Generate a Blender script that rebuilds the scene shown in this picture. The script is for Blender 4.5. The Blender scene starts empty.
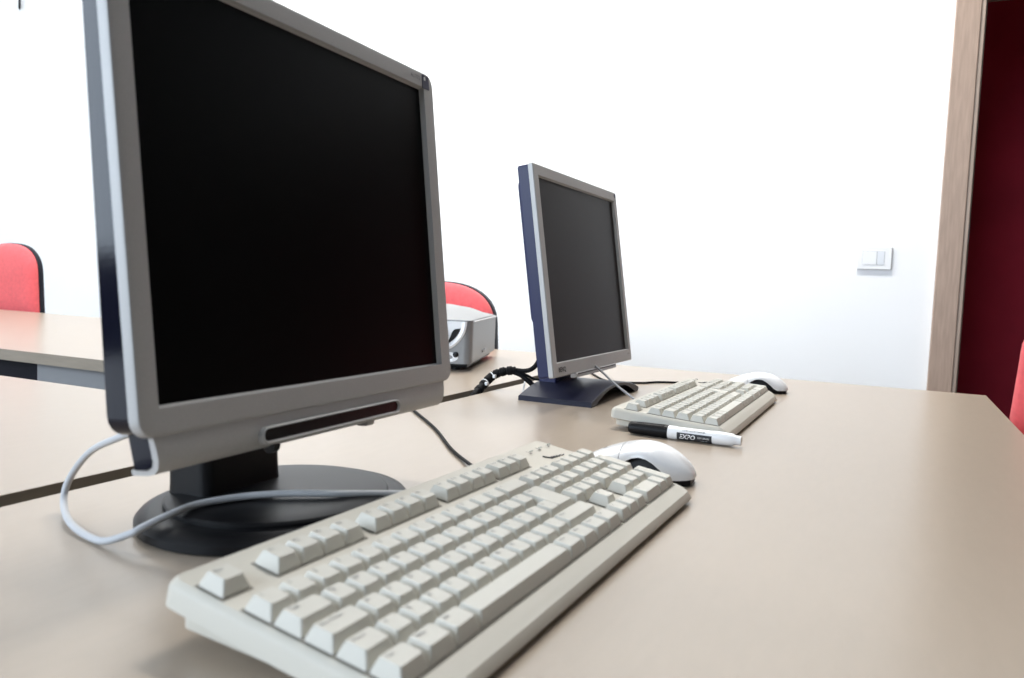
import bpy, bmesh, math, random
from mathutils import Vector, Matrix
random.seed(4)
S = bpy.context.scene
COL = S.collection
PI = math.pi
H0 = 0.72                       # desk-top height above the floor
U = 0.01905                     # key pitch

# ------------------------------------------------------------------ materials
def mat(name, col, rough=0.5, metal=0.0, spec=0.5, noise=None, bump=None, coat=0.0, sheen=0.0):
    m = bpy.data.materials.new(name); m.use_nodes = True
    nt = m.node_tree; b = nt.nodes['Principled BSDF']
    b.inputs['Base Color'].default_value = (*col, 1)
    b.inputs['Roughness'].default_value = rough
    b.inputs['Metallic'].default_value = metal
    b.inputs['Specular IOR Level'].default_value = spec
    b.inputs['Coat Weight'].default_value = coat
    b.inputs['Sheen Weight'].default_value = sheen
    tc = nt.nodes.new('ShaderNodeTexCoord')
    def noise_node(scale, stretch=(1, 1, 1)):
        mp = nt.nodes.new('ShaderNodeMapping'); mp.inputs['Scale'].default_value = stretch
        n = nt.nodes.new('ShaderNodeTexNoise'); n.inputs['Scale'].default_value = scale
        n.inputs['Detail'].default_value = 5
        nt.links.new(tc.outputs['Object'], mp.inputs[0]); nt.links.new(mp.outputs[0], n.inputs['Vector'])
        return n
    if noise:                   # (scale, stretch, amount)
        n = noise_node(noise[0], noise[1])
        r = nt.nodes.new('ShaderNodeValToRGB')
        a = noise[2]
        r.color_ramp.elements[0].position = .3; r.color_ramp.elements[1].position = .7
        r.color_ramp.elements[0].color = (*[c * (1 - a) for c in col], 1)
        r.color_ramp.elements[1].color = (*[min(1, c * (1 + a)) for c in col], 1)
        nt.links.new(n.outputs['Fac'], r.inputs[0]); nt.links.new(r.outputs[0], b.inputs['Base Color'])
    if bump:                    # (scale, strength, distance)
        n = noise_node(bump[0])
        bp = nt.nodes.new('ShaderNodeBump'); bp.inputs['Strength'].default_value = bump[1]
        bp.inputs['Distance'].default_value = bump[2]
        nt.links.new(n.outputs['Fac'], bp.inputs['Height']); nt.links.new(bp.outputs[0], b.inputs['Normal'])
    return m

M = dict(
    wall=mat('white_wall_paint', (.935, .935, .935), .9, bump=(90, .06, .002)),
    left=mat('left_wall_paint', (.88, .88, .88), .9),
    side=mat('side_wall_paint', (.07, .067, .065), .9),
    ceil=mat('ceiling_paint', (.62, .61, .60), .9),
    floor=mat('floor_tiles', (.16, .155, .15), .5, noise=(4, (1, 1, 1), .12)),
    wood=mat('door_casing_wood', (.40, .29, .225), .45, noise=(18, (8, 8, .6), .12)),
    wood2=mat('door_jamb_wood', (.44, .34, .27), .4, noise=(18, (8, 8, .6), .1)),
    redwall=mat('red_corridor_paint', (.78, .04, .085), .8, noise=(2.5, (1, 1, 1), .12)),
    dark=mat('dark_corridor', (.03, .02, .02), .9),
    desk=mat('birch_laminate', (.388, .318, .250), .276, spec=.65, noise=(16, (9, 2, 1), .022)),
    edge=mat('desk_edge_band', (.25, .205, .155), .5, noise=(20, (1, 1, 6), .08)),
    metal=mat('grey_painted_steel', (.21, .21, .215), .5, metal=.0, spec=.3),
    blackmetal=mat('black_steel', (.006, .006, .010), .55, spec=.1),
    red=mat('red_chair_fabric', (.70, .10, .11), .9, noise=(70, (1, 1, 1), .08), bump=(420, .25, .002), sheen=.25),
    shell=mat('black_chair_shell', (.008, .008, .014), .45, spec=.2),
    silver=mat('silver_plastic', (.45, .445, .44), .48, metal=.1, noise=(900, (1, 1, 1), .05)),
    silver2=mat('silver_plastic_rim', (.50, .50, .50), .3, metal=.25),
    navy=mat('navy_plastic', (.0045, .005, .012), .10, spec=.18, bump=(500, .05, .0004)),
    blue=mat('blue_black_plastic', (.021, .024, .072), .32, spec=.25, bump=(500, .05, .0004)),
    blueb=mat('blue_black_base_plastic', (.010, .011, .026), .36, spec=.22, bump=(500, .05, .0004)),
    blk=mat('black_plastic', (.006, .006, .007), .38, spec=.18, bump=(600, .05, .0003)),
    gloss=mat('glossy_black', (.005, .005, .006), .25, spec=.25),
    lcd=mat('dark_lcd_panel', (.0025, .0025, .0025), .3, spec=.05),
    lcd2=mat('dark_grey_lcd_panel', (.013, .013, .0135), .36, spec=.1),
    beige=mat('beige_keyboard_plastic', (.56, .528, .458), .5, bump=(700, .12, .0005)),
    key=mat('keycap_plastic', (.60, .578, .515), .5, bump=(900, .06, .0003)),
    well=mat('key_well_plastic', (.21, .195, .165), .7),
    legend=mat('legend_grey_ink', (.17, .17, .17), .7),
    ink=mat('dark_ink', (.03, .03, .035), .6),
    inkw=mat('white_ink', (.85, .85, .85), .6),
    sticker=mat('navy_sticker', (.02, .02, .06), .5),
    white=mat('white_gloss_plastic', (.86, .86, .87), .22, coat=.15),
    offwhite=mat('white_switch_plastic', (.86, .86, .86), .35),
    modw=mat('pale_switch_module', (.74, .76, .79), .35),
    cgrey=mat('light_grey_cable', (.47, .48, .50), .45),
    mgrey=mat('mid_grey_cable', (.30, .30, .31), .4),
    cblk=mat('black_cable', (.004, .004, .005), .6, spec=.12),
    tie=mat('white_cable_tie', (.75, .75, .75), .4),
    proj=mat('silver_projector_plastic', (.25, .25, .25), .38, metal=.2, noise=(600, (1, 1, 1), .04)),
    projt=mat('pale_grey_projector_lid', (.30, .305, .31), .45),
    led=mat('clear_led_lens', (.55, .56, .52), .25),
    winframe=mat('white_window_frame', (.8, .8, .8), .4),
)

# ------------------------------------------------------------------ mesh building
class MB:
    """collects vertices / faces / material indices of ONE mesh object"""
    def __init__(s): s.v = []; s.f = []; s.m = []
    def add(s, vs, fs, mi=0, xf=None):
        o = len(s.v)
        s.v += [tuple(xf @ Vector(v)) if xf is not None else tuple(v) for v in vs]
        s.f += [tuple(i + o for i in f) for f in fs]; s.m += [mi] * len(fs)
        return s
    def loft(s, rings, mi=0, cap0=True, cap1=True, closed=True, xf=None):
        n = len(rings[0]); vs = [p for r in rings for p in r]; fs = []
        for k in range(len(rings) - 1):
            for i in range(n if closed else n - 1):
                j = (i + 1) % n
                fs.append((k * n + i, k * n + j, (k + 1) * n + j, (k + 1) * n + i))
        if cap0: fs.append(tuple(range(n - 1, -1, -1)))
        if cap1: fs.append(tuple((len(rings) - 1) * n + i for i in range(n)))
        return s.add(vs, fs, mi, xf)
    def box(s, x0, x1, y0, y1, z0, z1, bev=0.0, mi=0, xf=None):
        if bev <= 0:
            r = lambda z: [(x0, y0, z), (x1, y0, z), (x1, y1, z), (x0, y1, z)]
            return s.loft([r(z0), r(z1)], mi, xf=xf)
        cx, cy = (x0 + x1) / 2, (y0 + y1) / 2
        w, h = x1 - x0, y1 - y0
        b = min(bev, w / 2.01, h / 2.01, (z1 - z0) / 2.01)
        R = lambda ins, z: [(cx + p[0], cy + p[1], z) for p in rrect(w - 2 * ins, h - 2 * ins, max(b - ins, b * .15), 3)]
        return s.loft([R(b, z0), R(b * .3, z0 + b * .3), R(0, z0 + b), R(0, z1 - b), R(b * .3, z1 - b * .3), R(b, z1)], mi, xf=xf)
    def tube(s, pts, rad, n=14, mi=0, sub=8, caps=True, xf=None):
        P = smooth(pts, sub) if sub else [Vector(p) for p in pts]
        rs = rad if isinstance(rad, (list, tuple)) else [rad] * len(P)
        rings = []; up = Vector((0, 0, 1))
        t0 = (P[1] - P[0]).normalized()
        nrm = up.cross(t0)
        if nrm.length < 1e-3: nrm = Vector((1, 0, 0)).cross(t0)
        nrm.normalize()
        for i, p in enumerate(P):
            t = (P[min(i + 1, len(P) - 1)] - P[max(i - 1, 0)]).normalized()
            nrm = (nrm - t * nrm.dot(t)).normalized(); bn = t.cross(nrm)
            r = rs[min(i, len(rs) - 1)]
            rings.append([tuple(p + (nrm * math.cos(a) + bn * math.sin(a)) * r) for a in [2 * PI * k / n for k in range(n)]])
        return s.loft(rings, mi, caps, caps, xf=xf)
    def lathe(s, prof, n=28, axis='z', mi=0, xf=None, cap0=True, cap1=True):
        rings = []
        for r, h in prof:
            ring = []
            for k in range(n):
                a = 2 * PI * k / n
                c, d = r * math.cos(a), r * math.sin(a)
                ring.append((c, d, h) if axis == 'z' else ((h, c, d) if axis == 'x' else (d, h, c)))
            rings.append(ring)
        return s.loft(rings, mi, cap0, cap1, xf=xf)
    def text(s, body, size, fn, mi=0, align='CENTER'):
        vs, fs = TEXT[(body, align)]
        return s.add([fn(x * size, y * size) for x, y in vs], fs, mi)
    def build(s, name, mats, parent=None, smooth_deg=35, loc=None, rot=None):
        me = bpy.data.meshes.new(name)
        me.from_pydata(s.v, [], s.f)
        bm = bmesh.new(); bm.from_mesh(me)
        for f, i in zip(bm.faces, s.m): f.material_index = i
        bmesh.ops.recalc_face_normals(bm, faces=bm.faces)
        bm.to_mesh(me); bm.free()
        for m in (mats if isinstance(mats, (list, tuple)) else [mats]): me.materials.append(m)
        me.polygons.foreach_set('use_smooth', [True] * len(me.polygons))
        me.set_sharp_from_angle(angle=math.radians(smooth_deg))
        o = bpy.data.objects.new(name, me); COL.objects.link(o)
        wn = o.modifiers.new('weighted_normal', 'WEIGHTED_NORMAL'); wn.keep_sharp = True; wn.weight = 80
        if parent: o.parent = parent
        if loc: o.location = loc
        if rot: o.rotation_euler = rot
        return o

def rrect(w, h, r, n=4):
    """rounded rectangle, counter-clockwise, 4*(n+1) points"""
    r = min(r, w / 2, h / 2); out = []
    for cx, cy, a0 in ((w/2-r, h/2-r, 0), (-w/2+r, h/2-r, PI/2), (-w/2+r, -h/2+r, PI), (w/2-r, -h/2+r, 1.5*PI)):
        for k in range(n + 1):
            a = a0 + PI / 2 * k / n
            out.append((cx + r * math.cos(a), cy + r * math.sin(a)))
    return out

def smooth(pts, sub):
    P = [Vector(p) for p in pts]; out = []
    for i in range(len(P) - 1):
        p0 = P[i - 1] if i else P[0] * 2 - P[1]
        p1, p2 = P[i], P[i + 1]
        p3 = P[i + 2] if i + 2 < len(P) else P[-1] * 2 - P[-2]
        for k in range(sub):
            t = k / sub
            out.append(.5 * ((2 * p1) + (p2 - p0) * t + (2 * p0 - 5 * p1 + 4 * p2 - p3) * t * t + (3 * p1 - p0 - 3 * p2 + p3) * t ** 3))
    out.append(P[-1]); return out

# text outlines as flat meshes, made once
TEXT = {}
def make_texts(items):
    obs = []
    for body, align in items:
        cu = bpy.data.curves.new('t', 'FONT'); cu.body = body; cu.size = 1; cu.align_x = align; cu.align_y = 'CENTER'
        cu.resolution_u = 2
        if body in ('BENQ', 'EXPO'): cu.offset = .022
        o = bpy.data.objects.new('t', cu); COL.objects.link(o); obs.append((body, align, o, cu))
    bpy.context.view_layer.update()
    dg = bpy.context.evaluated_depsgraph_get()
    for body, align, o, cu in obs:
        me = bpy.data.meshes.new_from_object(o.evaluated_get(dg))
        TEXT[(body, align)] = ([(v.co.x, v.co.y) for v in me.vertices], [tuple(p.vertices) for p in me.polygons])
        bpy.data.meshes.remove(me)
    for body, align, o, cu in obs:
        bpy.data.objects.remove(o); bpy.data.curves.remove(cu)

def thing(name, label, cat, loc=(0, 0, 0), rotz=0, group=None):
    o = bpy.data.objects.new(name, None); COL.objects.link(o)
    o.empty_display_size = .05
    o.location = (loc[0], loc[1], loc[2] + H0); o.rotation_euler = (0, 0, rotz)
    o['label'] = label; o['category'] = cat
    if group: o['group'] = group
    return o
def tag(o, label, cat, group=None):
    o['label'] = label; o['category'] = cat
    if group: o['group'] = group
    return o
def struct(o):
    o['kind'] = 'structure'; return o
LIFT = Matrix.Translation((0, 0, H0))

# ------------------------------------------------------------------ the room (z relative to the floor)
XL, XR, YB, YW, ZC = -5.4, 2.6, -2.6, 3.0, 3.3
DX0, DX1, DZ = .204, 2.10, 1.92          # doorway
struct(MB().box(XL-.15, XR+.15, YB-.15, 5.2, -.12, 0).build('floor', M['floor']))
struct(MB().box(XL-.15, XR+.15, YB-.15, 5.2, ZC, ZC+.12).build('ceiling', M['ceil']))
b = MB().box(XL-.15, DX0, YW, YW+.12, 0, ZC).box(DX1, XR+.15, YW, YW+.12, 0, ZC).box(DX0, DX1, YW, YW+.12, DZ, ZC)
struct(b.build('wall_end', M['wall']))
struct(MB().box(XL-.15, XL, YB, YW, 0, ZC).build('wall_left', M['left']))
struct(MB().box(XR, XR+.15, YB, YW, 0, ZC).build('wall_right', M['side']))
# wall behind the camera, with a row of windows
WIN = [(-5.1, -3.6), (-3.4, -1.9), (-1.7, -.2)]
WZ0, WZ1 = .95, 3.05
b = MB().box(XL-.15, XR+.15, YB-.15, YB, 0, WZ0).box(XL-.15, XR+.15, YB-.15, YB, WZ1, ZC)
xs = [XL-.15] + [v for w in WIN for v in w] + [XR+.15]
for i in range(0, len(xs), 2): b.box(xs[i], xs[i+1], YB-.15, YB, WZ0, WZ1)
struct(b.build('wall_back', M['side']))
for k, (x0, x1) in enumerate(WIN):
    b = MB(); t = .05
    b.box(x0, x1, YB-.1, YB-.04, WZ0, WZ0+t).box(x0, x1, YB-.1, YB-.04, WZ1-t, WZ1)
    for x in (x0, (x0+x1)/2-t/2, x1-t): b.box(x, x+t, YB-.1, YB-.04, WZ0+t, WZ1-t)
    struct(b.build('window_%d' % (k+1), M['winframe']))
# corridor behind the doorway
struct(MB().box(DX0-.6, XR+.15, 4.7, 4.8, 0, ZC).build('wall_corridor', M['redwall']))
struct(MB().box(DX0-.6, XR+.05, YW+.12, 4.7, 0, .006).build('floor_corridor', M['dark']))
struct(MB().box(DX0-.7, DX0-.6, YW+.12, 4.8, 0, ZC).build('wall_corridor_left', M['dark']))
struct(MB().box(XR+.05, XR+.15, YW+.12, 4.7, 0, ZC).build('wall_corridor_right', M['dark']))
# door casing and jamb
b = MB()
b.box(DX0-.074, DX0, YW-.022, YW, 0, DZ+.074, .004).box(DX1, DX1+.074, YW-.022, YW, 0, DZ+.074, .004).box(DX0, DX1, YW-.022, YW, DZ, DZ+.074, .004)
cas = struct(b.build('trim_door_casing', M['wood']))
b = MB()
b.box(DX0, DX0+.012, YW-.016, YW+.12, 0, DZ, .002).box(DX1-.012, DX1, YW-.016, YW+.12, 0, DZ, .002).box(DX0+.012, DX1-.012, YW-.016, YW+.12, DZ-.012, DZ, .002)
b.box(DX0+.012, DX0+.02, YW+.05, YW+.085, 0, DZ-.012)
struct(b.build('trim_door_jamb', M['wood2']))
b = MB().box(DX0+.0125, DX0+.0145, YW-.01, YW+.012, 1.10, 1.16, .0005)
o = b.build('strike_plate', M['metal'], None); o.parent = bpy.data.objects['trim_door_jamb']

# ------------------------------------------------------------------ text
ROWS = {
 1: ['\\', '1', '2', '3', '4', '5', '6', '7', '8', '9', '0', "'", 'ì'],
 2: list('QWERTYUIOP') + ['è', '+'],
 3: list('ASDFGHJKL') + ['ò', 'à', 'ù'],
 4: ['<'] + list('ZXCVBNM') + [',', '.', '-'],
}
words = ['Esc'] + ['F%d' % i for i in range(1, 13)] + ['Stamp', 'Bloc', 'Pausa', 'Ins', 'Home', 'Pag+', 'Canc', 'Fine', 'Pag-',
        'Tab', 'Bloc Maiusc', 'Maiusc', 'Ctrl', 'Win', 'Alt', 'AltGr', 'Menu', 'Invio', '<-', '/', '*', '^', 'v', '>', '+', '-', '.', 'Num', 'A', '1', 'Power', 'Sleep', 'Wake']
need = set(words) | {c for r in ROWS.values() for c in r}
make_texts([(w, 'LEFT') for w in need] + [(t, 'CENTER') for t in ('BENQ', 'FP71', 'AL1722', 'EXPO', 'DRY ERASE', 'LOW ODOR MARKER', 'CHISEL TIP', 'A', '1', 'v')])

# ------------------------------------------------------------------ keyboard
def layout():
    """(name, u, row, width, height-in-rows, legend)"""
    K = [('key', 0, 0, 1, 1, 'Esc')]
    for i in range(12): K.append(('key', 2 + i + .5 * (i // 4), 0, 1, 1, 'F%d' % (i + 1)))
    for i, t in enumerate(('Stamp', 'Bloc', 'Pausa')): K.append(('key', 15.25 + i, 0, 1, 1, t))
    for i, t in enumerate(ROWS[1]): K.append(('key', i, 1, 1, 1, t))
    K.append(('backspace_key', 13, 1, 2, 1, '<-'))
    K.append(('tab_key', 0, 2, 1.5, 1, 'Tab'))
    for i, t in enumerate(ROWS[2]): K.append(('key', 1.5 + i, 2, 1, 1, t))
    K.append(('enter_key', 13.5, 2, 1.5, 2, 'Invio'))
    K.append(('caps_lock_key', 0, 3, 1.75, 1, 'Bloc Maiusc'))
    for i, t in enumerate(ROWS[3]): K.append(('key', 1.75 + i, 3, 1, 1, t))
    K.append(('shift_key', 0, 4, 1.25, 1, 'Maiusc'))
    for i, t in enumerate(ROWS[4]): K.append(('key', 1.25 + i, 4, 1, 1, t))
    K.append(('shift_key', 12.25, 4, 2.75, 1, 'Maiusc'))
    for u, t in ((0, 'Ctrl'), (1.25, 'Win'), (2.5, 'Alt'), (10, 'AltGr'), (11.25, 'Win'), (12.5, 'Menu'), (13.75, 'Ctrl')):
        K.append(('key', u, 5, 1.25, 1, t))
    K.append(('space_bar', 3.75, 5, 6.25, 1, None))
    for r, row in enumerate((('Ins', 'Home', 'Pag+'), ('Canc', 'Fine', 'Pag-'), ('Power', 'Sleep', 'Wake'))):
        for i, t in enumerate(row): K.append(('key', 15.25 + i, 1 + r, 1, 1, t))
    K.append(('arrow_key', 16.25, 4, 1, 1, '^'))
    for i, t in enumerate(('<', 'v', '>')): K.append(('arrow_key', 15.25 + i, 5, 1, 1, t))
    for r, row in enumerate((('Num', '/', '*', '-'), ('7', '8', '9'), ('4', '5', '6'), ('1', '2', '3'))):
        for i, t in enumerate(row): K.append(('key', 18.5 + i, 1 + r, 1, 1, t))
    K.append(('key', 21.5, 2, 1, 2, '+')); K.append(('key', 21.5, 4, 1, 2, '<-'))
    K.append(('key', 18.5, 5, 2, 1, '0')); K.append(('key', 20.5, 5, 1, 1, '.'))
    return K
KEYS = layout()
G = 1.67                                     # front of number row behind the function row, in key units

def make_keyboard(label, loc, w, z0, sl, rise, marks):
    cv = .12
    ud = Vector((math.sin(w), math.cos(w), 0)); vd = Vector((math.cos(w), -math.sin(w), 0))
    root_p = Vector((loc[0], loc[1], 0)) + ud * (11.25 * U) + vd * .047
    t = thing('keyboard', label, 'keyboard', root_p, PI / 2 - w)
    X = lambda u: (u - 11.25) * U            # local x from key units
    Yv = lambda v: .047 - v                  # local y from depth v (metres towards the user)
    zt = lambda v: z0 + sl * v + cv * v * v  # plate height
    W, VB, VC, VF = .438, -.0375, .1100, .1238
    def ztop(v):
        if v <= VC: return zt(max(v, VB))
        s = (v - VC) / (VF - VC)
        return zt(VC) * (1 - s) + .0095 * s
    # outline sampled along v, the left side then the right side
    r = .007
    vs = [VB + r * (1 - math.cos(a * PI / 8)) for a in range(5)] + [VB + .02, -.005, .02, .045, .07, .09, VC - .0015, VC + .0015, VC + .008] + [VF - r * (1 - math.sin(PI/2 - a * PI / 8)) if False else VF - r + r * math.sin(a * PI / 8) for a in range(5)]
    vs = sorted(set(round(v, 6) for v in vs))
    vm = (VB + VF) / 2
    def half(v):
        d = min(v - VB, VF - v)
        return W / 2 if d >= r else W / 2 - r + math.sqrt(max(0, r * r - (r - d) ** 2))
    def ring(ins, zf):
        f = 1 - max(ins, 0) / ((VF - VB) / 2)
        L = []; R = []
        for v in vs:
            v2 = vm + (v - vm) * f; h = half(v) - ins
            L.append((-h, Yv(v2), zf(v2))); R.append((h + .003, Yv(v2), zf(v2)))
        return L + R[::-1]
    zbot = lambda v: .0006 + rise * (VF - v) / (VF - VB)
    zmid = lambda v: max(.0024 + zbot(v), ztop(v) - .0150)
    n = len(vs)
    def cap(b, ringpts, mi=0):
        b.add(ringpts, [(i, i + 1, 2 * n - 2 - i, 2 * n - 1 - i) for i in range(n - 1)], mi)
    b = MB()
    r_top = ring(.0032, lambda v: ztop(v))
    b.loft([ring(.001, zmid), ring(-.0022, lambda v: zmid(v) + .0016), ring(-.0004, lambda v: max(zmid(v) + .002, ztop(v) - .0045)),
            ring(.0012, lambda v: ztop(v) - .0018), r_top], 0, False, False)
    cap(b, r_top); cap(b, ring(.001, zmid))
    if marks:
        # emblem stroke and small letters printed above the keypad
        def onp(u, v): return (X(u), Yv(v * U), zt(v * U) + .0004)
        b.tube([onp(20.30, -0.35), onp(20.42, -0.13), onp(20.62, 0.08)], .0009, 8, 1, 4)
        zig = [(21.32, -.55), (21.45, -.72), (21.52, -.52), (21.64, -.68), (21.72, -.50), (21.86, -.64), (21.94, -.47), (22.12, -.58), (22.3, -.46), (22.5, -.50)]
        b.tube([onp(u - .7, v + .63) for u, v in zig], .0005, 8, 1, 3)
    body = b.build('top_case', [M['beige'], M['ink']], t)
    b = MB(); 
    b.loft([ring(.0065, lambda v: zbot(v)), ring(.0055, lambda v: zbot(v) + .0006), ring(.0055, lambda v: zmid(v) + .001)], 0, False, False)
    cap(b, ring(.0065, lambda v: zbot(v))); cap(b, ring(.0055, lambda v: zmid(v) + .001))
    b.build('bottom_case', M['beige'], t)
    for u in (2, 20.5):
        MB().box(X(u) - .012, X(u) + .012, Yv(VB) - .026, Yv(VB) - .012, 0, rise, .001).build('foot', M['beige'], t)
    # dark wells between the keycaps
    b = MB()
    def well(u0, u1, r0, r1):
        v0 = (0 if r0 == 0 else (r0 - 1 + G)) * U - U; v1 = (0 if r1 == 0 else (r1 - 1 + G)) * U
        N = 6; m_ = .0007
        vv = [v0 - m_ + (v1 - v0 + 2 * m_) * k / N for k in range(N + 1)]
        P = [(X(u0) - m_, Yv(v), zt(v) + .0004) for v in vv] + [(X(u1) + m_, Yv(v), zt(v) + .0004) for v in vv]
        Q = [(x, y, z - .002) for x, y, z in P]
        b.add(P, [(i, i + 1, N + 2 + i, N + 1 + i) for i in range(N)])
        sk = lambda i, j: (i, j, j + 2 * N + 2, i + 2 * N + 2)
        b.add(P + Q, [sk(i, i + 1) for i in range(N)] + [sk(N + 1 + i, N + 2 + i) for i in range(N)] + [sk(0, N + 1), sk(N, 2 * N + 1)])
    for a in ((0, 1, 0, 0), (2, 6, 0, 0), (6.5, 10.5, 0, 0), (11, 15, 0, 0), (15.25, 18.25, 0, 0), (0, 15, 1, 5), (15.25, 18.25, 1, 3), (16.25, 17.25, 4, 4), (15.25, 18.25, 5, 5), (18.5, 22.5, 1, 5)): well(*a)
    b.build('key_well', M['well'], t)
    for name, u, row, kw, kh, leg in KEYS:
        vf = (0 if row == 0 else (row - 1 + G)) * U; vb = vf - U
        if kh == 2: vf += U
        wid = kw * U - .0011; dep = vf - vb - .0011; hgt = .0081
        vc = (vf + vb) / 2
        tilt = math.atan(-(sl + 2 * cv * vc))       # rises towards the back (+y)
        b = MB()
        sc = [0, .0, .012, -.012, .0, .012, -.006][row + 1] if False else 0
        top = lambda x, y: hgt - .0007 * (1 - (2 * x / (wid - .006)) ** 2) if kw < 3 else hgt - .0002
        def lev(ix, iy, sy, z, rr):
            return [(p[0], p[1] + sy, z) for p in rrect(wid - 2 * ix, dep - 2 * iy, rr, 2)]
        rings = [lev(0, 0, 0, 0, .0008), lev(.0001, .0001, 0, .0012, .001), lev(.0021, .0024, .0006, hgt - .0012, .0014),
                 [(x, y, top(x, y) - .0002) for x, y, z in lev(.0026, .0029, .0007, hgt, .0014)]]
        b.loft(rings, 0, True, False)
        # dished top in strips
        tw, td = wid - .0064, dep - .0052
        prev = rings[-1]
        N = 8
        inner = [(x, y, top(x, y)) for x, y, z in lev(.0031, .0034, .0007, hgt, .0013)]
        b.loft([prev, inner], 0, False, True)
        if leg:
            s = .0046 if len(leg) == 1 else (.004 if len(leg) < 4 else .0032)
            x0, y0 = -tw / 2 + .0012, td / 2 - .0026
            b.text(leg, s, lambda px, py: (x0 + px, y0 + py, hgt + .00012), 1, 'LEFT')
        o = b.build(name, [M['key'], M['legend']], t, 40)
        o.location = (X(u + kw / 2), Yv(vc), zt(vc) + .0007)
        o.rotation_euler = (tilt, 0, 0)
    for k, s in enumerate(('1', 'A', 'v')):
        u, v = 20.3 + k * 1.05, -1.05
        b = MB()
        z = zt(v * U)
        b.text(s, .0078, lambda px, py: (X(u - .22) + px, Yv(v * U) - .001 + py, z + .0012 + py * -sl), 1)
        b.box(X(u) + .0025, X(u) + .0085, Yv(v * U) + .0005, Yv(v * U) + .0025, z - .001, z + .0009, .0005)
        b.lathe([(.0013, 0), (.0013, .0003)], 12, 'z', 1, Matrix.Translation((X(u - .22) + .0005, Yv(v * U) - .003, z + .0004)))
        b.build('indicator_light', [M['led'], M['ink']], t)
    return t

KB1 = make_keyboard('beige keyboard nearest the camera, lying in front of the large monitor', (-.288, .2837), .030, .0318, -.1659, .0105, True)
KB2 = make_keyboard('beige keyboard farther along the desk, with the whiteboard marker against its left end', (-.2965, 1.0265), .0085, .0269, -.0827, .0050, True)

# ------------------------------------------------------------------ mice
def make_mouse(label, loc, rz):
    t = thing('computer_mouse', label, 'mouse', loc, rz)
    L = .118
    def width(s):      # s: 0 tail .. 1 nose
        return .0315 * max(.02, 1 - abs(2 * s - 1) ** 2.8) ** (1 / 2.4)
    def height(s):
        if s < .44: return .004 + .033 * max(0, 1 - ((.44 - s) / .45) ** 2.1) ** .62
        return .037 * (1 - .64 * ((s - .44) / .56) ** 1.8)
    def zlow(s):       # lower edge of the white cover, arched at the grip
        if s < .17: return .0065
        if s < .70: return .0065 + .020 * math.sin(PI * (s - .17) / .53) ** 1.1
        return .0065
    def section(s, lo, k=1.0, split=None):
        x = -L / 2 + s * L; w = width(s) * k; h = height(s) * k
        zl = lo(s); out = []
        N = 18
        for i in range(N + 1):
            a = PI * i / N
            cx, sx = math.cos(a), math.sin(a)
            y = w * math.copysign(abs(cx) ** .8, cx); z = zl + max(.001, (h - zl)) * abs(sx) ** .85
            out.append((x, y, z))
        return out
    def shell(s0, s1, n):
        return [section(s0 + (s1 - s0) * i / n, zlow) for i in range(n + 1)]
    b = MB(); secs = [.004, .012, .03, .06, .1, .15, .2, .26, .32, .38, .44, .5, .56, .615]
    b.loft([section(s, zlow) for s in secs], 0, True, True)
    b.build('cover', M['white'], t, 50)
    for sg in (-1, 1):
        b = MB(); rings = []
        for s in (.622, .68, .74, .8, .86, .92, .965, .988):
            sec = section(s, zlow)
            half = sec[:10] if sg > 0 else sec[9:]
            half = [(x, (y if abs(y) > 1e-5 else 0) + sg * .0 if abs(y) > .0006 else sg * .0006, z) for x, y, z in half]
            x, y, z = half[-1] if sg > 0 else half[0]
            bot = (x, sg * .0006, zlow(s))
            rings.append(half + [bot])
        b.loft(rings, 0, True, True)
        b.build('button', M['white'], t, 50)
    b = MB(); rings = []
    for s in (.025, .05, .1, .18, .28, .4, .52, .64, .76, .88, .95, .98):
        x = -L / 2 + s * L; w = width(s) * .86; w0 = width(s) * .95
        zz = max(.0085, min(height(s) * .72, .024))
        rings.append([(x, w0, .0008), (x, w0, .0064), (x, w, .008), (x, w * .8, zz), (x, -w * .8, zz), (x, -w, .008), (x, -w0, .0064), (x, -w0, .0008)])
    b.loft(rings); b.build('base', M['blk'], t)
    MB().lathe([(.006, -.003), (.0085, -.0022), (.0085, .0022), (.006, .003)], 20, 'y', 0, Matrix.Translation((L * .27, 0, .0188))).build('scroll_wheel', M['blk'], t)
    return t
MOUSE1 = make_mouse('white mouse with black grip at the right end of the nearest keyboard', (-.2225, .781, 0), PI + .05)
MOUSE2 = make_mouse('white mouse with black grip at the far end of the desk, beyond the farther keyboard', (-.225, 1.596, 0), PI + .03)

# ------------------------------------------------------------------ monitors (local: x towards the viewer, y along the screen, z up)
def tilted(tz, cx, cz):
    """maps (n, a, b) of a screen tilted back by tz, centred at local (cx, 0, cz)"""
    return Matrix.Translation((cx, 0, cz)) @ Matrix.Rotation(-tz, 4, 'Y')
def ringp(w, h, r, n, a0=0, b0=0, k=5):
    return [(n, a0 + p[0], b0 + p[1]) for p in rrect(w, h, r, k)]

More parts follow.
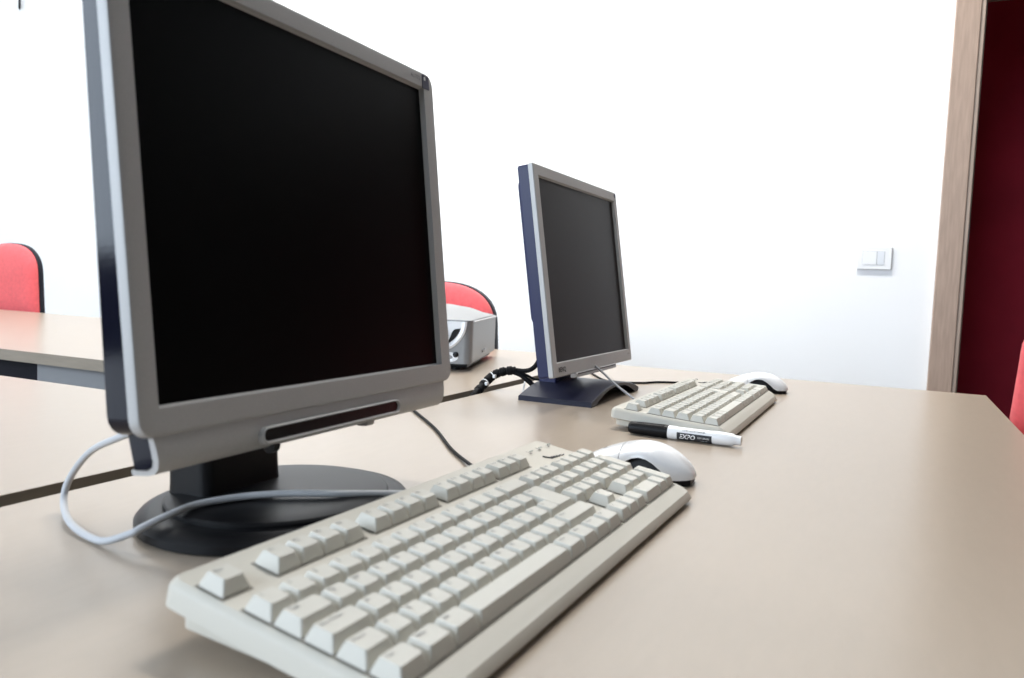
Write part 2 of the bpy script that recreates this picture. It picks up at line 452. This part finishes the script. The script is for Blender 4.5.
def monitor_near():
    t = thing('monitor', 'large near monitor with a thick silver bezel, black screen and round black foot', 'monitor', (-.440, .495, 0), 0)
    ang = .1118
    T = tilted(ang, -.4101 + .440, .2464)
    T = Matrix.Translation((0, .5036 - .495, 0)) @ Matrix.Rotation(.0126, 4, 'Z') @ T
    ow, oh, ob = .3745, .306, -.001; oa = .0015
    iw, ih = .338, .2715
    b = MB()
    b.loft([ringp(ow - .004, oh - .004, .010, -.0095, oa, ob), ringp(ow, oh, .012, -.008, oa, ob), ringp(ow, oh, .012, -.003, oa, ob), ringp(ow - .002, oh - .002, .011, -.0008, oa, ob),
            ringp(ow - .006, oh - .006, .009, 0, oa, ob), ringp(iw + .0022, ih + .0022, .0015, -.0002), ringp(iw + .001, ih + .001, .001, -.0045), ringp(iw - .002, ih - .002, .001, -.0055)], 0, False, False, xf=T)
    b.add(*(lambda R: (R[0] + R[1], [(i, (i + 1) % 24, 24 + (i + 1) % 24, 24 + i) for i in range(24)]))((ringp(ow - .004, oh - .004, .010, -.0095, oa, ob), ringp(iw - .002, ih - .002, .001, -.0095))), 0, T)
    bez = b.build('bezel', M['silver'], t)
    b = MB().text('AL1722', .0052, lambda x, y: T @ Vector((.0003, .1545 + x, .1440 + y)))
    b.build('model_marking', M['ink'], bez)
    b = MB().loft([ringp(.0125, .0135, .001, -.0002, .1735, .1425, 5), ringp(.0125, .0135, .001, .0004, .1735, .1425, 5)], 0, xf=T)
    b.loft([ringp(.0028, .0035, .0008, .0004, .1715, .1455, 5), ringp(.0028, .0035, .0008, .0006, .1715, .1455, 5)], 1, xf=T)
    b.build('sticker', [M['sticker'], M['inkw']], bez)
    MB().loft([ringp(iw + .001, ih + .001, .001, -.008), ringp(iw + .001, ih + .001, .001, -.0052)], 0, xf=T).build('screen', M['lcd'], t)
    b = MB()
    b.loft([ringp(ow - .003, oh - .003, .012, -.0085, oa, ob), ringp(ow - .003, oh - .003, .013, -.028, oa, ob), ringp(ow - .006, oh - .006, .013, -.030, oa, ob),
            ringp(ow - .06, oh - .05, .02, -.032, oa, ob), ringp(ow - .10, oh - .08, .03, -.055, oa, ob), ringp(ow - .13, oh - .11, .03, -.058, oa, ob)], 0, xf=T)
    TI = T.inverted()
    for q, v in enumerate(b.v):        # the side wall is shallower towards the top
        p = TI @ Vector(v)
        if p.x < -.02: p.x += .007 * max(0, min(1, (p.z + .10) / .25)); b.v[q] = tuple(T @ p)
    b.build('rear_housing', M['navy'], t)
    # chin below the bezel: a silver wrap around a dark core
    prof = [(-.0022, -.1535), (-.0014, -.162), (-.0016, -.168), (-.0035, -.1735), (-.0075, -.1768), (-.013, -.178), (-.027, -.178),
            (-.027, -.1745), (-.013, -.1745), (-.0085, -.1725), (-.0065, -.168), (-.0062, -.1535)]
    def aw(bb): return .1745 - .004 * ((-.1535 - bb) / .0245)
    b = MB().loft([[(n, -aw(bb), bb) for n, bb in prof], [(n, -aw(bb) + .002, bb) for n, bb in prof], [(n, aw(bb) - .007, bb) for n, bb in prof], [(n, aw(bb) - .000, bb) for n, bb in prof]], 0, xf=T)
    chin = b.build('chin', M['silver'], t)
    core = [(-.006, -.150), (-.0062, -.168), (-.0085, -.1722), (-.013, -.1742), (-.0225, -.1742), (-.0265, -.150)]
    MB().loft([[(n, s * .1722, bb) for n, bb in core] for s in (-1, 1)], 0, xf=T).build('chin_core', M['navy'], t)
    b = MB()
    b.loft([ringp(.175, .0130, .0064, -.004, 0, -.1676, 6), ringp(.175, .0130, .0064, .0022, 0, -.1676, 6), ringp(.172, .0105, .0052, .0030, 0, -.1672, 6), ringp(.169, .0080, .0040, .0008, 0, -.1670, 6), ringp(.169, .0080, .0040, .0006, 0, -.1670, 6)], 0, True, False, xf=T)
    sl = b.build('slot_rim', M['silver'], chin)
    MB().loft([ringp(.170, .0084, .0042, -.003, 0, -.1670, 6), ringp(.170, .0084, .0042, .0012, 0, -.1670, 6)], 0, xf=T).build('slot', M['gloss'], chin)
    MB().lathe([(.001, -.0035), (.0055, -.003), (.0055, .003), (.001, .0035)], 18, 'y', 0, T @ Matrix.Translation((-.008, -.068, -.1765))).build('button', M['blk'], chin)
    MB().box(-.02, -.008, .050, .062, -.1805, -.175, .002, xf=T).build('button', M['silver'], chin)
    # neck, hinge and foot
    b = MB()
    R = lambda z, x0, x1, hw, r=.009: [(-.015 + x0 + (x1 - x0) / 2 + p[0], -.013 + p[1], z) for p in rrect(x1 - x0, 2 * hw, r, 4)]
    b.loft([R(.018, -.055, -.009, .043), R(.024, -.055, -.010, .0425), R(.06, -.056, -.012, .042), R(.12, -.060, -.018, .042), R(.17, -.064, -.03, .042)])
    b.build('neck', M['blk'], t)
    b = MB().box(-.066, -.036, -.075, -.05, .074, .092, .004)
    b.box(-.07, -.03, -.08, .06, .13, .20, .006); b.build('hinge', M['blk'], t)
    def ell(a, c, z, n=56, ox=0): return [(ox + a * math.cos(2 * PI * k / n), c * math.sin(2 * PI * k / n), z) for k in range(n)]
    b = MB().loft([ell(.095, .114, 0), ell(.098, .117, .002), ell(.098, .117, .0075), ell(.095, .114, .011), ell(.089, .106, .0135), ell(.082, .099, .0135)])
    b.build('base_plate', M['blk'], t)
    b = MB().loft([ell(.084, .0935, .012), ell(.084, .0935, .0160), ell(.0825, .092, .0175), ell(.07, .08, .0195), ell(.03, .03, .020)])
    b.build('swivel_plate', M['blk'], t)
    b = MB().loft([ell(.020, .030, .012, 28, -.084), ell(.020, .030, .024, 28, -.084), ell(.014, .024, .028, 28, -.084)])
    b.build('hinge_cover', M['blk'], t)
    return t
MON1 = monitor_near()

def monitor_far():
    t = thing('monitor', 'farther silver and blue monitor with a dark grey screen on an arched foot', 'monitor', (-.479, 1.306, 0), 0)
    k = 1.05; ang = .152
    T = tilted(ang, 0, .195 + (.2152 - .195) * k) @ Matrix.Scale(k, 4)
    ow, oh, ob = .383, .3155, -.002; oa = .001; ia = .0025
    iw, ih = .350, .2775
    b = MB()
    b.loft([ringp(ow - .003, oh - .003, .002, -.009, oa, ob), ringp(ow, oh, .003, -.0075, oa, ob), ringp(ow, oh, .003, -.0012, oa, ob),
            ringp(ow - .003, oh - .003, .002, 0, oa, ob), ringp(iw + .0015, ih + .0015, .002, -.0002, ia, 0), ringp(iw, ih, .001, -.0045, ia, 0), ringp(iw - .002, ih - .002, .001, -.0055, ia, 0)], 0, False, False, xf=T)
    A, B = ringp(ow - .003, oh - .003, .002, -.009, oa, ob), ringp(iw - .002, ih - .002, .001, -.009, ia, 0)
    b.add(A + B, [(i, (i + 1) % 24, 24 + (i + 1) % 24, 24 + i) for i in range(24)], 0, T)
    bez = b.build('bezel', M['silver'], t)
    MB().text('BENQ', .0100, lambda x, y: T @ Vector((.0004, -.1555 + x * 1.1, -.1495 + y))).build('brand_marking', M['ink'], bez)
    MB().text('FP71', .0055, lambda x, y: T @ Vector((.0004, .1745 + x, -.1475 + y))).build('model_marking', M['legend'], bez)
    MB().loft([ringp(.006, .007, .001, -.0002, .184, .149), ringp(.006, .007, .001, .0004, .184, .149)], 0, xf=T).build('sticker', M['sticker'], bez)
    MB().loft([ringp(iw, ih, .001, -.0085, ia, 0), ringp(iw, ih, .001, -.0052, ia, 0)], 0, xf=T).build('screen', M['lcd2'], t)
    b = MB()
    b.loft([ringp(ow - .0015, oh - .002, .003, -.008, oa, ob), ringp(ow - .0015, oh - .002, .003, -.0235, oa, ob), ringp(ow - .004, oh - .004, .003, -.0255, oa, ob)], 0, xf=T)
    b.loft([ringp(ow - .03, .225, .01, -.024, 0, .030), ringp(ow - .035, .215, .012, -.034, 0, .030), ringp(ow - .14, .15, .02, -.048, 0, .030)], 0, xf=T)
    b.build('rear_housing', M['blue'], t)
    # control strip under the bezel
    b = MB().loft([ringp(.196, .0085, .002, -.008, -.006, -.1625), ringp(.196, .0085, .002, -.001, -.006, -.1625), ringp(.193, .006, .0015, .0022, -.006, -.1625)], 0, xf=T)
    b.build('control_strip', M['silver2'], t)
    b = MB().loft([ringp(.185, .0012, .0004, .0016, -.006, -.1612, 3), ringp(.185, .0012, .0004, .0026, -.006, -.1612, 3)], 0, xf=T)
    b.build('strip_groove', M['ink'], t)
    # neck
    R = lambda z, x0, x1, hw: [((x0 + x1) / 2 + p[0], p[1], z) for p in rrect(x1 - x0, 2 * hw, .003, 3)]
    b = MB().loft([R(.014, -.064, -.030, .052), R(.030, -.064, -.032, .052), R(.052, -.066, -.02, .052), R(.10, -.072, -.03, .05), R(.18, -.074, -.04, .05)])
    b.build('neck', M['blue'], t)
    # arched foot plate, long along the desk
    ys = [-.129 + .258 * i / 28 for i in range(29)]
    def prof(y):
        q = 1 - (y / .129) ** 2
        return .0085 + .019 * q, max(0, .024 * (1 - (abs(y) / .112) ** 1.8)) if abs(y) < .112 else 0
    rings = []
    for y in ys:
        zt_, zb = prof(y)
        zb = min(zb, zt_ - .006)
        x0, x1 = -.066, .0625
        rings.append([(x0, y, zb), (x1, y, zb), (x1 + .0005, y, zt_ - .0015), (x1 - .0015, y, zt_), (x0 + .0015, y, zt_), (x0, y, zt_ - .0015)])
    b = MB().loft(rings); b.build('foot', M['blueb'], t, 30)
    return t
MON2 = monitor_far()

# ------------------------------------------------------------------ cables
def cable(name, pts, r, m, label, cat='cable', n=14):
    b = MB().tube(pts, r, n, 0, 10, xf=LIFT)
    return tag(b.build(name, m), label, cat)
cable('keyboard_cable', [(-.4535, .424, .100), (-.470, .402, .084), (-.509, .397, .0685), (-.5545, .4073, .050), (-.578, .407, .026), (-.574, .399, .009), (-.532, .376, .0045), (-.4866, .365, .0035),
      (-.463, .3690, .0110), (-.4561, .3759, .0158), (-.451, .3951, .0210), (-.4505, .4172, .0225), (-.438, .4461, .0232), (-.4159, .4709, .0236), (-.3825, .4976, .0225), (-.3562, .5400, .0170), (-.3235, .566, .0150)], .0027, M['cgrey'],
      'light grey cable looping on the desk left of the large monitor and over its foot')
cable('black_cable', [(-.70, 1.057, .0025), (-.61, .963, .0025), (-.5186, .8681, .0025), (-.4446, .7791, .0025), (-.405, .737, .0028), (-.36, .69, .006), (-.3225, .655, .012)], .0019, M['cblk'],
      'thin black cable running over the desk to the back of the nearest keyboard')
cable('mouse_cable', [(-.69, 1.86, .0022), (-.632, 1.73, .0022), (-.5584, 1.592, .0022), (-.50, 1.515, .0022), (-.4423, 1.5346, .0022), (-.4161, 1.575, .0022), (-.37, 1.602, .0022), (-.31, 1.606, .004), (-.289, 1.602, .008)], .0021, M['cblk'],
      'thin black cable behind the farther keyboard, running to the mouse at the desk end')
cable('keyboard_cable', [(-.50, 1.345, .068), (-.4404, 1.28, .050), (-.405, 1.243, .0365), (-.375, 1.212, .027), (-.336, 1.172, .0165)], .0019, M['mgrey'],
      'straight light grey cable slanting from the farther monitor to the back of its keyboard')
# wrapped bundle of monitor leads
t = thing('cable_bundle', 'thick wrapped bundle of black leads hanging from the farther monitor into the desk gap', 'cable', (-.62, 1.265, 0))
O = Vector((-.62, 1.265, 0)); rel = lambda P: [tuple(Vector(p) - O) for p in P]
main = [(-.645, 1.19, -.06), (-.645, 1.205, -.012), (-.645, 1.235, .006), (-.642, 1.256, .018), (-.635, 1.266, .0265), (-.618, 1.270, .0335), (-.598, 1.276, .0370)]
MB().tube(rel(main), .0068, 12, 0, 8).build('sleeve', M['cblk'], t)
b = MB()
Pm = smooth(rel(main), 8)
for i in range(4, len(Pm) - 2, 5):
    d = (Pm[i + 1] - Pm[i - 1]).normalized()
    q = d.to_track_quat('Z', 'Y').to_matrix().to_4x4()
    b.lathe([(.0066, -.005), (.0082, -.004), (.0082, .004), (.0066, .005)], 14, 'z', 0, Matrix.Translation(Pm[i]) @ q)
b.build('spiral_wrap', M['cblk'], t)
for i in (20, 30):
    d = (Pm[i + 1] - Pm[i - 1]).normalized(); q = d.to_track_quat('Z', 'Y').to_matrix().to_4x4()
    bb = MB().lathe([(.0078, -.0010), (.0084, -.0008), (.0084, .0008), (.0078, .0010)], 16, 'z', 0, Matrix.Translation(Pm[i]) @ q)
    bb.box(.004, .0095, -.010, -.004, -.003, .003, .001, xf=Matrix.Translation(Pm[i]))
    bb.build('cable_tie', M['tie'], t)
MB().tube(rel([(-.603, 1.275, .0375), (-.585, 1.278, .0365), (-.57, 1.279, .040), (-.558, 1.276, .050), (-.553, 1.285, .066), (-.548, 1.30, .085)]), .0042, 14, 0, 8).build('lead', M['cblk'], t)
MB().tube(rel([(-.603, 1.274, .034), (-.588, 1.277, .029), (-.573, 1.280, .0185), (-.562, 1.283, .009), (-.553, 1.286, .006)]), .0046, 14, 0, 8).build('lead', M['cblk'], t)
MB().tube(rel([(-.598, 1.276, .035), (-.578, 1.278, .030), (-.566, 1.282, .024), (-.556, 1.288, .022)]), .0022, 8, 0, 8).build('lead', M['cblk'], t)
MB().tube(rel([(-.583, 1.285, .016), (-.578, 1.268, .004), (-.570, 1.250, .0025)]), .0014, 8, 0, 8).build('lead', M['tie'], t)

# ------------------------------------------------------------------ whiteboard marker (local x from the cap end to the tail)
p0 = Vector((-.3015, 1.0045, 0)); p1 = Vector((-.1555, .9995, 0)); ax = p1 - p0
t = thing('whiteboard_marker', 'black and white whiteboard marker lying along the left end of the farther keyboard', 'marker', p0, math.atan2(ax.y, ax.x))
R_ = .0088
XF = Matrix.Translation((0, 0, R_))
b = MB().lathe([(.0035, 0), (.0066, .0008), (.0078, .003), (.0084, .009), (.0087, .030), (.0087, .0535), (.0075, .0540)], 32, 'x', 0, XF)
for kk in range(9):
    a = math.radians(55 + kk * 8)
    b.tube([(.012, -.0083 * math.cos(a), .0083 * math.sin(a)), (.05, -.0087 * math.cos(a), .0087 * math.sin(a))], .00035, 5, 0, 0, xf=XF)
b.build('cap', M['blk'], t)
b = MB().lathe([(.0080, .0538), (.0088, .0545), (.0088, .064), (.0083, .0655), (.0083, .112), (.0086, .1125), (.0086, .122), (.0078, .136), (.0062, .1385), (.0058, .1465), (.004, .147)], 36, 'x', 0, XF)
body = b.build('barrel', M['white'], t)
# printed black label wrapped round the lower front of the barrel
def wrap(x, s): # s: arc length from the side facing the desk edge, up positive
    a = s / .0084
    return (x, -.00845 * math.cos(a), R_ + .00845 * math.sin(a))
def wrap2(x, s):
    a = s / .0084
    return (x, -.00865 * math.cos(a), R_ + .00865 * math.sin(a))
b = MB(); ss = [-.010 + .0125 * i / 10 for i in range(11)]
for x0, x1 in ((.0668, .1115),):
    P = [wrap(x0, s) for s in ss] + [wrap(x1, s) for s in ss]
    b.add(P, [(i, i + 1, 12 + i, 11 + i) for i in range(10)], 0)
b.text('EXPO', .0088, lambda x, y: wrap2(.0805 + x * .92 + y * .2, -.0027 + y), 1)
b.text('DRY ERASE', .0030, lambda x, y: wrap2(.1010 + x, -.0018 + y), 1)
b.text('CHISEL TIP', .0020, lambda x, y: wrap2(.1015 + x, -.0058 + y), 1)
b.text('LOW ODOR MARKER', .0030, lambda x, y: wrap2(.0885 + x, .0056 + y), 0)
b.build('label_band', [M['ink'], M['inkw']], body)

# ------------------------------------------------------------------ desks
def desk(label, x0, x1, y0, y1, legs, panel=None, shade_panel=None):
    cx, cy = (x0 + x1) / 2, (y0 + y1) / 2
    t = thing('desk', label, 'desk', (cx, cy, -H0))
    hx, hy = (x1 - x0) / 2, (y1 - y0) / 2
    MB().box(-hx + .0006, hx - .0006, -hy + .0006, hy - .0006, H0 - .024, H0).build('tabletop', M['desk'], t, 4)
    b = MB()
    R = lambda i, z: [(p[0], p[1], z) for p in rrect(2 * (hx - i), 2 * (hy - i), .0012, 3)]
    b.loft([R(0, H0 - .0245), R(0, H0 - .0003)], 0, False, False)
    b.loft([R(.0006, H0 - .0245), R(.0006, H0 - .0003)], 0, False, False)
    A, B, C_, D_ = R(0, H0 - .0003), R(.0006, H0 - .0003), R(0, H0 - .0245), R(.0006, H0 - .0245)
    b.add(A + B, [(i, (i + 1) % 16, 16 + (i + 1) % 16, 16 + i) for i in range(16)])
    b.add(C_ + D_, [(i, (i + 1) % 16, 16 + (i + 1) % 16, 16 + i) for i in range(16)])
    b.build('edge_band', M['edge'], t)
    for (lx, ly) in legs:
        sx = lx * (hx - .07); sy = ly * (hy - .07)
        MB().box(sx - .025, sx + .025, sy - .025, sy + .025, 0, H0 - .024, .004).build('leg', M['metal'], t)
    if panel:
        q0, q1, yy = panel
        MB().box(q0 - cx, q1 - cx, yy - cy, yy - cy + .018, .30, H0 - .0245, .002).build('modesty_and_shade_panel', M['metal'], t)
    if shade_panel:
        q0, q1, yy = shade_panel
        MB().box(q0 - cx, q1 - cx, yy - cy, yy - cy + .018, .30, H0 - .0245, .002).build('modesty_and_shade_panel', M['blackmetal'], t)  # dark sheet added to stand for the shade under the desk
    return t
L4 = [(-1, -1), (1, -1), (1, 1), (-1, 1)]
desk('pale birch desk in the foreground carrying both monitors and both keyboards', -.629, .190, .07, 1.872, L4)
desk('pale desk at the left edge behind the large monitor, across the dark gap', -1.460, -.6605, -.96, .841, L4)
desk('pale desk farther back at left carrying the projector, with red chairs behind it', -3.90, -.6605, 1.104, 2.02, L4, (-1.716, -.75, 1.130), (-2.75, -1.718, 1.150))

# ------------------------------------------------------------------ projector (local x towards its rear, y across)
P0 = Vector((-.793, 1.468, 0)); P1 = Vector((-.914, 1.822, 0)); dd = P1 - P0
Lp = dd.length; Wp = .30
t = thing('projector', 'silver grey projector on the back desk in front of a red chair', 'projector', P0, math.atan2(dd.y, dd.x))
# local +y is to the left of the direction front->rear, away from the camera; the visible flank lies at y = 0
b = MB()
def prow(x, k):                        # cross-section at x
    h0 = .1055 + .002 * (1 - x / Lp)
    return [(x, .004, .016), (x, 0, .020), (x, 0, h0), (x, Wp, h0), (x, Wp, .020), (x, Wp - .004, .016)]
rr = .018
rings = []
for x, ins in ((0, rr), (.003, .009), (.009, .003), (rr, 0), (Lp - rr, 0), (Lp - .006, .004), (Lp, .012)):
    rings.append([(px, min(max(py, ins), Wp - ins), pz) for px, py, pz in prow(x, 0)])
b.loft(rings); b.build('body', M['proj'], t)
b = MB(); rings = []
for x, ins, dz in ((.001, .010, 0), (.004, .005, .002), (.012, .002, .0035), (.06, 0, .017), (.14, 0, .027), (.26, 0, .027), (Lp - .05, 0, .016), (Lp - .008, .003, .003), (Lp - .001, .010, 0)):
    h0 = .1058 + .002 * (1 - x / Lp)
    row = []
    for yy, f in ((0, -.0), (0, .08), (.006, .25), (.05, .75), (.10, 1), (.20, 1), (.25, .75), (Wp - .006, .25), (Wp, .08), (Wp, 0)):
        y = min(max(yy, ins), Wp - ins)
        row.append((x, y, h0 + max(.0, dz) * f + (.0015 if f > 0 else 0)))
    rings.append(row)
b.loft(rings); b.build('lid', M['projt'], t, 45)
b = MB(); b.tube([(.016, -.0006, .1072), (.12, -.0008, .1066), (.25, -.0008, .1060), (Lp - .012, -.0006, .1055)], .0016, 6, 0, 4); b.build('edge_highlight', M['white'], t)  # white strip standing for the highlight along the top edge
MB().box(.02, Lp - .02, .012, Wp - .012, .006, .0175, .003).build('underside', M['blk'], t)
for fx, fy in ((.04, .04), (.04, Wp - .04), (Lp - .04, .04), (Lp - .04, Wp - .04)):
    MB().lathe([(.009, 0), (.010, .001), (.010, .007)], 16, 'z', 0, Matrix.Translation((fx, fy, 0))).build('foot', M['blk'], t)
MB().box(.145, .185, -.0012, .003, .030, .0365, .0008).build('vent_slot', M['gloss'], t)
# lens surround on the front (x = 0 face)
cy_, cz_ = .078, .107
def arc(r, a0, a1, n, x): return [(x, cy_ - r * math.cos(a0 + (a1 - a0) * i / n), cz_ - r * math.sin(a0 + (a1 - a0) * i / n)) for i in range(n + 1)]
b = MB()
O_, I_ = arc(.067, 0, PI, 28, -.0012), arc(.063, 0, PI, 28, -.004)
C0 = arc(.056, 0, PI, 28, -.0008)
n = 29
b.add(O_ + I_, [(i, i + 1, n + i + 1, n + i) for i in range(n - 1)])
b.add(I_ + C0, [(i, i + 1, n + i + 1, n + i) for i in range(n - 1)])
b.add(C0 + [(-.0006, cy_, cz_)], [(i, i + 1, n) for i in range(n - 1)])
b.build('lens_surround', M['white'], t)
b = MB()
tear = []
for q in range(9):
    a = math.radians(16 + 52 * q / 8); tear.append((cy_ - .055 * math.cos(a), cz_ - .055 * math.sin(a)))
for q in range(7, 0, -1):
    a = math.radians(16 + 52 * q / 8); rr_ = .055 - .013 * math.sin(PI * (q / 8) ** .55)
    tear.append((cy_ - rr_ * math.cos(a), cz_ - rr_ * math.sin(a)))
b.loft([[(-.002, y, z) for y, z in tear], [(.0015, y, z) for y, z in tear]]); b.build('lens_teardrop', M['gloss'], t)  # black teardrop shape inside the lens surround
b = MB().lathe([(.030, -.02), (.036, -.006), (.036, .004)], 32, 'x', 0, Matrix.Translation((.001, cy_ + .012, .070))); b.build('lens', M['gloss'], t)
b = MB().lathe([(.001, -.001), (.012, -.003), (.017, -.001), (.017, .004)], 24, 'x', 0, Matrix.Translation((.002, .050, .030)) @ Matrix.Diagonal((1, 1.5, .75, 1))); b.build('sensor_window', M['white'], t)
b = MB().lathe([(.001, -.004), (.006, -.0035), (.0065, 0)], 18, 'x', 0, Matrix.Translation((.001, .034, .036))); b.build('sensor_dot', M['gloss'], t)

# ------------------------------------------------------------------ red office chairs (local -y is the way the chair faces)
def make_chair(label, loc, rz, lift=0.0):
    t = thing('office_chair', label, 'chair', (loc[0], loc[1], -H0), rz, None)
    zb, zt_, hw = .600 + lift, .917 + lift, .215
    def half(z):
        s = (z - zb) / (zt_ - zb)
        if s < .12: return hw * (.90 + .10 * math.sqrt(max(0, 1 - ((.12 - s) / .12) ** 2))) if s > 0 else hw * .9
        if s < .60: return hw * (1 - .05 * ((s - .12) / .48))
        q = (s - .60) / .40
        return hw * .95 * max(0, 1 - q ** 2.3) ** (1 / 2.3)
    def outline(grow, n=26):
        zs = [zb + (zt_ - zb) * (1 - math.cos(PI * i / n)) / 2 for i in range(n + 1)]
        m = (zb + zt_) / 2
        Rr = [(half(z) + grow * (1 if half(z) > .01 else 0), m + (z - m) * (1 + grow / .158)) for z in zs]
        return Rr + [(-x, z) for x, z in Rr[::-1]]
    def curve(x): return -.35 * x * x          # wraps forward at the sides
    def lay(grow, y): return [(x, y + curve(x), z) for x, z in outline(grow)]
    m = (zb + zt_) / 2
    def shrink(f, y): return [(x * f, y + curve(x * f), m + (z - m) * f) for x, z in outline(-.006)]
    b = MB().loft([lay(-.004, .010), lay(-.001, .002), lay(-.001, -.008), lay(-.004, -.018), shrink(.93, -.030), shrink(.75, -.038), shrink(.4, -.042), shrink(.1, -.043)], 0)
    b.build('back_cushion', M['red'], t, 60)
    b = MB().loft([lay(-.004, .002), lay(.001, .003), lay(.002, .006), lay(.002, .021), lay(-.003, .026), shrink(.7, .034), shrink(.2, .036)], 0)
    b.build('back_shell', M['shell'], t, 50)
    zs = .455 + lift
    def seat(f, z, oy=-.245): return [(p[0] * f, oy + p[1] * f, z) for p in rrect(.46, .44, .10, 6)]
    MB().loft([seat(.96, zs - .05), seat(1, zs - .035), seat(1, zs - .015), seat(.95, zs), seat(.7, zs + .006), seat(.2, zs + .004)]).build('seat_cushion', M['red'], t, 60)
    MB().loft([seat(.6, zs - .085), seat(.9, zs - .075), seat(.99, zs - .055), seat(.99, zs - .046)]).build('seat_shell', M['shell'], t, 50)
    MB().tube([(0, -.20, zs - .085), (0, -.05, zs - .09), (0, .05, zs - .06), (0, .075, zs + .05), (0, .06, zs + .18), (0, .042, zs + .28)], .016, 14, 0, 6).build('back_support', M['shell'], t)
    MB().lathe([(.028, .09), (.028, .20), (.020, .21), (.020, zs - .08)], 20, 'z', 0, Matrix.Translation((0, -.245, 0))).build('gas_column', M['blackmetal'], t)
    for i in range(5):
        a = 2 * PI * i / 5 + .3
        c, s_ = math.cos(a), math.sin(a)
        leg = MB().tube([(0, -.245, .10), (.12 * c, -.245 + .12 * s_, .092), (.27 * c, -.245 + .27 * s_, .066)], .017, 8, 0, 4).build('base_arm', M['shell'], t)
        MB().lathe([(.018, -.02), (.026, -.017), (.026, .017), (.018, .02)], 16, 'y', 0, Matrix.Translation((.27 * c, -.245 + .27 * s_, .026)) @ Matrix.Rotation(a, 4, 'Z')).build('castor', M['shell'], leg)
    return t
make_chair('red padded office chair at the left edge, behind the far end of the back desk', (-3.362, 2.10, 0), 0, .078)
make_chair('red padded office chair standing behind the projector', (-1.268, 2.12, 0), 0, -.010)
make_chair('red padded office chair at the right edge by the dark doorway and desk corner', (.480, 2.13, 0), -.42, .0)

# ------------------------------------------------------------------ light switch and hanging cord
t = thing('light_switch', 'white wall switch plate left of the doorway', 'switch', (-.0585, YW, .324))
def plate(w, h, y, r, ox=0): return [(ox + p[0], y, p[1]) for p in rrect(w, h, r, 4)]
MB().loft([plate(.1085, .0785, 0, .004), plate(.1085, .0785, -.008, .004), plate(.105, .075, -.0105, .003)]).build('plate', M['offwhite'], t)
b = MB().loft([plate(.0695, .0455, -.010, .002, -.003), plate(.0695, .0455, -.0108, .002, -.003)]); b.build('module_gap', M['legend'], t)
MB().loft([plate(.0445, .0445, -.010, .002, -.0150), plate(.0445, .0445, -.0125, .002, -.0150)]).build('rocker', M['offwhite'], t)
MB().loft([plate(.0225, .0445, -.010, .002, .0198), plate(.0225, .0445, -.0122, .002, .0198)]).build('rocker', M['modw'], t)
t = thing('pull_cord', 'thin pale cord with a dark tip hanging high on the wall at top left', 'cord', (-4.665, YW - .02, 1.66))
MB().tube([(.02, 0, ZC - H0 - 1.66), (.012, 0, .3), (.006, 0, .06)], .0035, 8, 0, 6).build('cord', M['cgrey'], t)
MB().lathe([(.003, 0), (.007, .01), (.006, .06), (.002, .065)], 12).build('tip', M['blk'], t)

# ------------------------------------------------------------------ light
w = bpy.data.worlds.new('World'); S.world = w; w.use_nodes = True
nt = w.node_tree; bg = nt.nodes['Background']
sky = nt.nodes.new('ShaderNodeTexSky'); sky.sky_type = 'HOSEK_WILKIE'; sky.turbidity = 6
sky.sun_direction = (.3, .6, .7)
nt.links.new(sky.outputs[0], bg.inputs[0]); bg.inputs[1].default_value = 1.0
def area(name, loc, rot, sx, sy, power, col=(1, 1, 1)):
    l = bpy.data.lights.new(name, 'AREA'); l.shape = 'RECTANGLE'; l.size = sx; l.size_y = sy; l.energy = power; l.color = col
    o = bpy.data.objects.new(name, l); COL.objects.link(o); o.location = loc; o.rotation_euler = rot
    return o
for k, (x0, x1) in enumerate(WIN):     # daylight entering each window opening
    area('window_daylight', ((x0 + x1) / 2, YB - .02, (WZ0 + WZ1) / 2), (PI / 2, 0, 0), x1 - x0 - .1, WZ1 - WZ0 - .1, 76, (.75, .87, 1.0))

for x, y, p in ((-2.6, 1.85, 60), (-.7, 2.0, 66)):   # added fill lights, unseen, brightening the end wall and upward faces
    area('ceiling_fill', (x, y, ZC - .03), (0, 0, 0), 1.3, .25, p, (1.0, .975, .93))

# ------------------------------------------------------------------ camera
cd = bpy.data.cameras.new('camera'); cam = bpy.data.objects.new('camera', cd); COL.objects.link(cam)
yaw, pit, rol = .44448, -.07242, .03856
fw = Vector((-math.sin(yaw) * math.cos(pit), math.cos(yaw) * math.cos(pit), math.sin(pit)))
rt = Vector((math.cos(yaw), math.sin(yaw), 0)); up = rt.cross(fw)
r2 = rt * math.cos(rol) + up * math.sin(rol); u2 = -rt * math.sin(rol) + up * math.cos(rol)
cam.matrix_world = Matrix(((r2.x, u2.x, -fw.x, 0), (r2.y, u2.y, -fw.y, 0), (r2.z, u2.z, -fw.z, H0 + .195), (0, 0, 0, 1)))
cd.sensor_fit = 'HORIZONTAL'; cd.sensor_width = 23.6; cd.lens = 788.485 / 1024 * 23.6
cd.clip_start = .01
cd.dof.use_dof = True; cd.dof.focus_distance = 1.10; cd.dof.aperture_fstop = 5.6
S.camera = cam
S.view_settings.view_transform = 'Standard'; S.view_settings.look = 'None'
S.view_settings.gamma = 1; S.view_settings.use_curve_mapping = False
S.view_settings.exposure = 0.0
